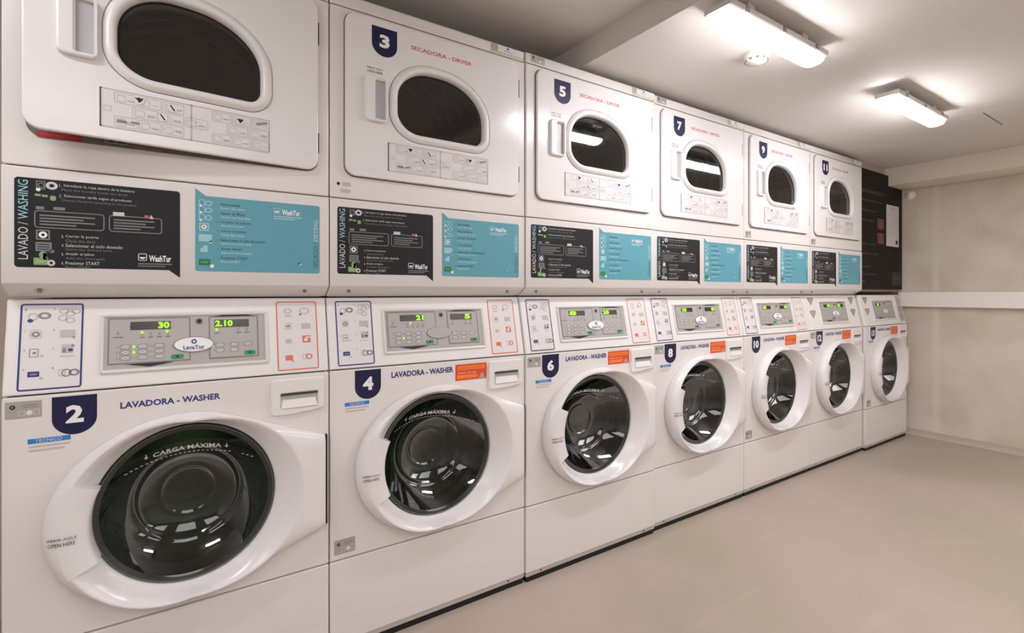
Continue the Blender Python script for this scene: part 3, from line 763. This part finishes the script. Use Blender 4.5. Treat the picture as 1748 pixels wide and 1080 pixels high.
def washer(i):
    x0 = SEAM[i]; sx = (SEAM[i+1]-SEAM[i]-.0035)/W
    if i == 6: x0 = 4.270; sx = 1.0
    r = thing('washing_machine', W_LABEL[i], 'washing machine', (x0+OX*sx, OY+YOFF[i], 0), 'washing machines in the bottom row')
    r.scale = (sx, 1, 1)
    P = lambda *a, **k: part(a[0], r, *a[1:], **k)
    P('w_cab', 'cabinet', washer_cabinet)
    P('w_plinth', 'plinth', lambda mb: mb.box(.006, .005, 0, W-.006, DEP-.02, .0195, 'plinth_black'), label='black recessed plinth')
    P('w_lower', 'lower_panel', lower_panel)
    P('w_front', 'front_panel', front_panel)
    P('w_drum', 'drum', drum, label='dark steel drum behind a black rubber gasket', ang=50)
    for k, x in enumerate((.07, .632)):
        P('w_sc%d' % k, 'screw', screws([(x, .029)], .0035, .003, 'gap_dark'))
    d = P('w_door', 'door', door_body, ang=48)
    g = 'glass_green' if i < 2 else 'glass_dark'
    P('w_glass'+g, 'glass', door_glass(g), parent=d, label='dark bowl-shaped round door glass', ang=60)
    P('w_rim', 'glass_rim', door_rim, parent=d, label='thin dark metal rim', ang=50)
    P('w_handle', 'handle', door_handle, parent=d)
    P('w_hinge', 'hinge', lambda mb: mb.box(.6915, -.012, .41, .6955, 0, .673, 'gap_dark', .001), parent=d, label='dark hinge strip')
    P('w_print', 'glass_lettering', glass_print, parent=d, label='white lettering CARGA MÁXIMA over a dashed line', smooth=False)
    def hp(mb):
        mb.text('ABRIR AQUÍ', .082, .5335, .052, .0085, 'ink_black', 1); mb.text('OPEN HERE', .084, .5215, .048, .0085, 'ink_black', 1)
        mb.warp(lambda x, y, z: (x, -.0535 if x > .10 else -.0465-.007*max(0, (x-.08)/.02), z))
    P('w_open', 'handle_lettering', hp, parent=d, label='small dark lettering', smooth=False)
    P('w_drawer', 'detergent_drawer', drawer)
    dd = [c for c in r.children if c.name.startswith('detergent_drawer')][-1]
    P('w_grip', 'grip', drawer_grip, parent=dd)
    fa = P('w_fascia', 'control_fascia', fascia)
    mo = P('w_module', 'control_panel', module, label='grey control panel')
    P('w_mprint', 'keypad', module_print, parent=mo, smooth=False)
    for k, x in enumerate((.312, .480)):
        if i == 5 and k == 1 or i == 6: continue
        P('w_gb%d' % k, 'start_button', green_button(x), parent=mo, label='green start button')
    bc = 'module_grey' if i == 1 else 'white'
    P('w_oval'+bc, 'oval_badge', badge_oval(bc), parent=mo, label='oval badge with blue lettering' if bc == 'white' else 'plain grey oval badge')
    a, fa_, b, fb_ = DISP[i]
    leds = [(.251, .9895), (.303, .990), (.2345, .955), (.2345, .9415)] if i == 0 else ([(.262, .989), (.2345, .9415)] if i == 1 else [])
    P('w_d1_%d' % i, 'display', display(.227, .084, a, fa_, leds), parent=mo, label='dark display with green digits', smooth=False)
    leds2 = [(.414, .990), (.404, .948)] if i == 0 else []
    if i != 6: P('w_d2_%d' % i, 'display', display(.409, .083, b, fb_, leds2), parent=mo, label='dark display with green digits', smooth=False)
    for q in leds+(leds2 if i != 6 else []): P('led%s' % (q,), 'indicator_light', led(*q), parent=mo, label='glowing green indicator light', smooth=False)
    if i < 5:
        def bl(mb): blue_label(mb); mb.warp(lean)
        def ol(mb): orange_label(mb); mb.warp(lean)
        P('w_blue', 'instruction_label', bl, label='white label with a blue border', smooth=False)
        P('w_orange', 'instruction_label', ol, label='white label with an orange border', smooth=False)
    else:
        def al(mb): arrow_label(.03, False)(mb); mb.warp(lean)
        def ar(mb): arrow_label(.575, True)(mb); mb.warp(lean)
        def gr(mb): grey_side_label(mb); mb.warp(lean)
        P('w_al', 'arrow_label', al, label='grey triangular marks', smooth=False)
        if i == 5: P('w_ar', 'arrow_label', ar, label='grey triangular marks', smooth=False)
        else: P('w_gr', 'side_label', gr, label='pale grey label', smooth=False)
    bx = .084 if i == 0 else .073; bz = .849 if i == 0 else .851
    P('w_badge%d' % i, 'number_badge', lambda mb: shield(mb, bx, bz, .081, .090, WN[i]), label='navy shield with a white %s' % WN[i], smooth=False)
    if i == 0: P('w_t0', 'lettering', lambda mb: mb.text('LAVADORA - WASHER', .209, .807, .212, .016, 'ink_blue', 1, bold=.03), label='blue lettering LAVADORA - WASHER', smooth=False)
    else: P('w_t1', 'lettering', lambda mb: mb.text('LAVADORA - WASHER', .188, .818, .218, .019, 'ink_blue', 1, bold=.035), label='blue lettering LAVADORA - WASHER', smooth=False)
    if i:
        def rs(mb):
            mb.rect(.414, .786, .538, .842, 'sticker_red', 1, r=.002); mb.rect(.422, .822, .530, .836, 'sticker_orange', 2); mb.text('ATENCIÓN: NO SOBRECARGAR', .428, .826, .095, .006, 'sticker_red', 3)
            mb.text('máximo de ropa', .424, .808, .07, .007, 'label_white', 2); mb.rect(.420, .793, .500, .805, 'sticker_orange', 2); mb.poly([(.505, .789), (.532, .789), (.518, .810)], 'sticker_grey', 2)
        P('w_red', 'warning_sticker', rs, label='red and orange sticker', smooth=False)
    if i != 4:
        z = .742 if i == 0 else .739
        def bs(mb):
            mb.rect(.043, z+.006, .117, z+.017, 'sticker_blue', 1); mb.text('TECNICO', .056, z+.008, .046, .007, 'label_white', 2)
            for q in range(2): mb.rect(.045, z-.003-q*.009, .116-q*.01, z+.001-q*.009, 'ink_light', 1)
        P('w_bs%d' % (i == 0), 'blue_sticker', bs, label='small blue strip sticker', smooth=False)
    if i in (0, 2, 3, 5): P('w_gs', 'grey_sticker', grey_sticker(.006, .808, .061, .038), label='small grey sticker with a dark round logo', smooth=False)
    if i in (1, 4, 6): P('w_gl', 'grey_sticker', grey_sticker(.012, .303, .062, .044), label='small grey sticker low on the front', smooth=False)
    return r

# ------------------------------------------------------------------ tumble dryer
DX, DZ = .357, 1.70
WIN = dict(tr=(.165, .125), tl=(.115, .100), bl=(.075, .062), br=(.035, .035))
def win(g, y=None):       # window outline grown by g
    q = {k: (v[0]+g, v[1]+g) for k, v in WIN.items()}
    return dshape(.204-g, 1.603-g, .515+g, 1.808+g, q['tr'], q['tl'], q['bl'], q['br'])
def cdisc(r, y, n=64): return [(DX+r*math.cos(2*PI*i/n), y, DZ+r*math.sin(2*PI*i/n)) for i in range(n)]
def dryer_cabinet(mb):
    for a, b in ((0, .008), (W-.008, W)): mb.box(a, .016, 1.112, b, DEP, 1.994, 'enamel'); mb.box(a, .055, 1.080, b, DEP, 1.112, 'enamel')
    mb.box(.008, .02, 1.985, W-.008, DEP, 1.994, 'enamel'); mb.box(.008, DEP-.01, 1.08, W-.008, DEP, 1.985, 'enamel'); mb.box(.008, .06, 1.078, W-.008, DEP-.01, 1.086, 'enamel')
def dryer_front(mb): mb.slab(rrect(0, 1.3765, W, 1.9525, .004), 0, .02, 'enamel', .003, [win(.006)])
def top_strip(mb):
    prof = [(.02, 1.9555), (.002, 1.9555), (0, 1.9575), (0, 1.985), (.002, 1.991), (.007, 1.996), (.016, 1.998), (.03, 1.998), (.03, 1.9555)]
    xs = (0, .001, .004, W-.004, W-.001, W); rings = []
    for x, q in zip(xs, (.006, .003, 0, 0, .003, .006)): rings.append([(x, max(y, q) if y < .02 else y, min(z, 1.998-q)) for y, z in prof])
    mb.loft(rings, 'enamel', cap0=True, cap1=True)
def dryer_lower(mb):
    prof = [(.02, 1.3735), (.003, 1.3735), (0, 1.3705), (0, 1.113), (.003, 1.108), (.046, 1.081), (.052, 1.0795), (.06, 1.0795), (.06, 1.12), (.02, 1.13)]
    mb.loft([[(x, y, z) for y, z in prof] for x in (0, W)][::1], 'enamel', cap0=True, cap1=True)
def dryer_drum(mb):
    mb.loft([[(x, .020, z) for x, z in win(.006)], [(x, .055, z) for x, z in win(.0)]], 'drum_dark')
    mb.face(arc(DX, DZ, .29, .29, 0, 354, 59), .056, 'drum_dark', [win(0)], back=True)
    rs = []
    N = 64
    mb.loft([cdisc(.29, .056), cdisc(.29, .56), cdisc(.20, .58), cdisc(.002, .58)], 'drum_dark')
    for y in (.16, .25, .34, .43, .52):
        mb.loft([cdisc(.289, y-.006), cdisc(.276, y), cdisc(.289, y+.006)], 'drum_ridge')
    for a in (20, 140, 260):
        a = math.radians(a); c, s = math.cos(a), math.sin(a); P = []
        for y in (.08, .54):
            for u, w_ in ((-.02, 0), (-.008, .05), (.008, .05), (.02, 0)):
                rr = .289-w_; P.append((DX+c*rr-s*u, y, DZ+s*rr+c*u))
        mb.loft([P[:4], P[4:]], 'drum_dark', closed=False, cap0=True, cap1=True)
HX = .668          # hinge line
DO = (HX, 0, 1.69)
DOORX = (.042, .668, 1.446, 1.941)
def d_gap_shade(mb): mb.slab(rrect(DOORX[0]-.0025, DOORX[2]-.0035, DOORX[1]+.003, DOORX[3]+.0025, .034, 8), -.0022, -.0004, 'gap_shade_grey', .0005, [win(.01)])  # dark sheet behind the door, painting the shade of the gap around it
def d_door(mb): mb.slab(rrect(DOORX[0], DOORX[2], DOORX[1], DOORX[3], .032, 8), -.013, -.0026, 'enamel_door', .003, [win(.0265)])
def d_frame(mb):
    L = [(.0265, -.0128), (.0225, -.0165), (.0185, -.0205), (.013, -.0225), (.007, -.0215), (.002, -.0165), (.0, -.008), (-.001, 0)]
    mb.loft([[(x, y, z) for x, z in win(g)] for g, y in L][::-1], 'plastic_white')
def d_glass(mb):
    mb.face(win(.001), -.002, 'glass_dryer'); mb.warp(lambda x, y, z: (x, y+.008*(z-1.70), z)); mb.loft([[(x, -.0018, z) for x, z in win(.0005)], [(x, -.004, z) for x, z in win(-.0045)], [(x, -.0018, z) for x, z in win(-.006)]][::-1], 'rubber')
def d_handle(mb):
    o = arc(.157, 1.745, .010, .013, 0, 90, 5)+arc(.112, 1.745, .015, .013, 90, 180, 5)+arc(.112, 1.632, .015, .013, 180, 270, 5)+arc(.157, 1.632, .010, .013, 270, 360, 5)
    mb.slab(o, -.026, -.013, 'plastic_white', .005, [rrect(.130, 1.629, .163, 1.748, .004)])
def d_handle_recess(mb): mb.face(rrect(.1295, 1.6285, .1635, 1.7485, .004), -.0142, 'handle_grey')
def d_label(mb):
    mb.y = -.013; x0, x1, z0, z1 = .172, .535, 1.473, 1.563
    mb.rect(x0, z0, x1, z1, 'label_white', 1); mb.frame(x0, z0, x1, z1, .0022, 'ink_light', 2, r=.001); mb.rect(x0, z0, x0+.004, z1, 'ink_light', 2)
    mb.rect(.350, z0, .3535, z1, 'ink_light', 2)
    rnd = random.Random(7)
    for half, ox in ((0, x0+.026), (1, x0+.205)):
        for row in range(3):
            x = ox+(.034 if row == 1 else 0)+(.02 if half else 0); z = z1-.030-row*.0275
            n = 3 if row != 1 or half == 0 else 2
            for c in range(n):
                w_ = .044 if not (row == 1) else .050
                if half and c == 2 and row == 0: w_ = .038
                mb.frame(x, z, x+w_, z+.0245, .0011, 'ink_light', 2, r=.002)
                mb.frame(x+.005, z+.004, x+w_*.48, z+.019, .0009, 'ink_light', 3, r=.002); mb.rect(x+w_*.58, z+.006+rnd.random()*.004, x+w_*.9, z+.009+rnd.random()*.006, 'ink_light', 3)
                x += w_+.003
        mb.frame(x0+.007+half*.182, z1-.052, x0+.021+half*.182, z1-.040, .0012, 'ink_light', 2, r=.001)
    for cx, cz in ((.245, 1.549), (.462, 1.546)):
        mb.ell(cx, cz, .011, .011, 'label_white', 4, 16); mb.poly([(cx-.009, cz+.004), (cx-.003, cz-.001), (cx, cz-.007), (cx+.005, cz-.002), (cx+.009, cz+.005), (cx+.002, cz+.004), (cx, cz+.007), (cx-.002, cz+.004)], 'ink_black', 5)
    for cx, cz in ((.312, 1.545), (.292, 1.518)):
        mb.ell(cx, cz, .010, .011, 'label_white', 4, 16); mb.poly([(cx-.006, cz+.006), (cx-.003, cz+.007), (cx+.006, cz-.006), (cx+.003, cz-.007)], 'ink_black', 5)
    mb.rect(.203, 1.488, .222, 1.494, 'ink_grey', 4); mb.rect(.230, 1.491, .246, 1.495, 'ink_grey', 4)
    mb.poly([(.500, 1.548), (.528, 1.556), (.528, 1.551), (.503, 1.543)], 'ink_grey', 4)
DN = ['1', '3', '5', '7', '9', '11']
D_LABEL = ['white tumble dryer on top of the nearest washing machine, its door standing slightly ajar',
           'white tumble dryer marked 3, second of the top row', 'white tumble dryer marked 5, bright lamp reflection across its door glass',
           'white tumble dryer marked 7, fourth of the top row', 'white tumble dryer marked 9, fifth of the top row',
           'white tumble dryer marked 11, last of the top row beside the black board']
def dryer(i):
    x0 = SEAM[i]; sx = (SEAM[i+1]-SEAM[i]-.0035)/W
    r = thing('tumble_dryer', D_LABEL[i], 'tumble dryer', (x0+OX*sx, OY+YOFF[i], 1.0795), 'tumble dryers in the top row')
    r.scale = (sx, 1, 1)
    O = (OX, OY, 1.0795)
    def P(key, name, fn, label=None, parent=None, ang=38, smooth=True, door=False):
        org = DO if door else O
        if key not in _mesh_cache:
            mb = MB(); fn(mb); _mesh_cache[key] = mb.mesh(name, org, smooth, ang)
        return link(name, _mesh_cache[key], parent or r, (0, 0, 0) if parent else Vector(org)-Vector(O), label)
    P('d_cab', 'cabinet', dryer_cabinet); P('d_front', 'front_panel', dryer_front); P('d_top', 'top_strip', top_strip)
    lo = P('d_low', 'lower_panel', dryer_lower)
    for k, x in enumerate((.06, .638)):
        def sc(mb): mb.cyl((x, .017, 1.0925), (x, .026, 1.102), .005, .005, 'steel', 12)
        P('d_sc%d' % k, 'screw', sc, label='small steel screw')
    P('d_drum', 'drum', dryer_drum, label='dark ribbed drum seen through the door glass', ang=50)
    P('d_s1', 'washing_sign', sign_washing, label='black instruction sign reading LAVADO / WASHING', smooth=False)
    P('d_s2', 'drying_sign', sign_drying, label='teal instruction sign reading SECADO / DRYING', smooth=False)
    P('d_gapsh', 'door_gap_shade', d_gap_shade, label='dark sheet standing in for shade in the gap around the door')
    d = P('d_door', 'door', d_door, door=True)
    D = lambda key, name, fn, label=None, **k: P(key, name, fn, label, parent=d, door=True, **k)
    D('d_frame', 'window_frame', d_frame, ang=60)
    D('d_glass', 'door_glass', d_glass, 'dark D-shaped door glass')
    D('d_handle', 'handle', d_handle); D('d_hrec', 'handle_recess', d_handle_recess, 'grey handle recess')
    D('d_label', 'pictogram_label', d_label, 'pale label of small pictograms', smooth=False)
    for k, (a, b) in enumerate(((1.812, 1.878), (1.497, 1.556))):
        D('d_h%d' % k, 'hinge', lambda mb: mb.box(.6655, -.012, a, .6705, -.001, b, 'gap_dark', .001), 'dark hinge')
    D('d_b%d' % i, 'number_badge', lambda mb: (setattr(mb, 'y', -.013), shield(mb, .121, 1.918, .081, .090, DN[i])), 'navy shield with a white %s' % DN[i], smooth=False)
    D('d_t', 'lettering', lambda mb: (setattr(mb, 'y', -.013), mb.text('SECADORA - DRYER', .248, 1.876, .222, .0135, 'ink_red', 1, bold=.02)), 'red lettering SECADORA - DRYER', smooth=False)
    D('d_a', 'handle_lettering', lambda mb: (setattr(mb, 'y', -.013), mb.text('ABRIR AQUÍ', .105, 1.781, .05, .0075, 'ink_black', 1), mb.text('OPEN HERE', .107, 1.770, .048, .0075, 'ink_black', 1)), 'small dark lettering', smooth=False)
    if i == 0: d.rotation_euler = (0, 0, math.radians(5.6))
    if i == 0:
        P('d_rl', 'red_label', lambda mb: (setattr(mb, 'y', -.0026), mb.rect(.058, 1.4435, .137, 1.4575, 'deep_red', 1), mb.text('PRECAUCIÓN', .066, 1.4485, .062, .005, 'ink_red', 2)), 'narrow red label under the door', smooth=False)
        P('d_latch', 'latch', lambda mb: (mb.box(.178, -.006, 1.449, .225, .0, 1.461, 'steel', .001), mb.box(.188, -.010, 1.452, .200, -.005, 1.458, 'gap_dark', .001), mb.box(.205, -.009, 1.452, .220, -.005, 1.457, 'gap_dark', .001)), 'small dark latch')
    else:
        def ts(mb):
            mb.y = 0; mb.rect(.556, 1.9585, .698, 1.989, 'label_white', 1); mb.rect(.556, 1.9585, .698, 1.966, 'pale_green', 2); mb.rect(.556, 1.966, .585, 1.989, 'sticker_grey', 2)
            mb.ell(.628, 1.983, .005, .004, 'logo_blue', 2, 10); mb.text('Siempre', .612, 1.970, .034, .007, 'logo_blue', 2)
            for q in range(6): mb.rect(.600+q*.015, 1.9605, .610+q*.015, 1.964, 'label_white', 3)
        P('d_ts', 'top_sticker', ts, label='white and green sticker with a blue logo', smooth=False)
    if i in (2, 3): P('d_gs', 'grey_sticker', grey_sticker(.02, 1.962, .066, .028), label='small grey sticker with a dark dot', smooth=False)
    if i == 1:
        def b2(mb): mb.ell(.024, 1.418, .005, .005, 'ink_black', 1, 12); mb.rect(.036, 1.412, .060, 1.424, 'ink_light', 1, r=.001); mb.rect(.03, 1.392, .06, 1.403, 'ink_light', 1)
        P('d_small', 'grey_sticker', b2, label='small pale sticker below the door', smooth=False)
    if i in (4, 5): P('d_g3', 'grey_sticker', grey_sticker(.012, 1.388, .052, .034), label='small grey sticker below the door', smooth=False)
    return r
for i in range(7): washer(i)
for i in range(6): dryer(i)
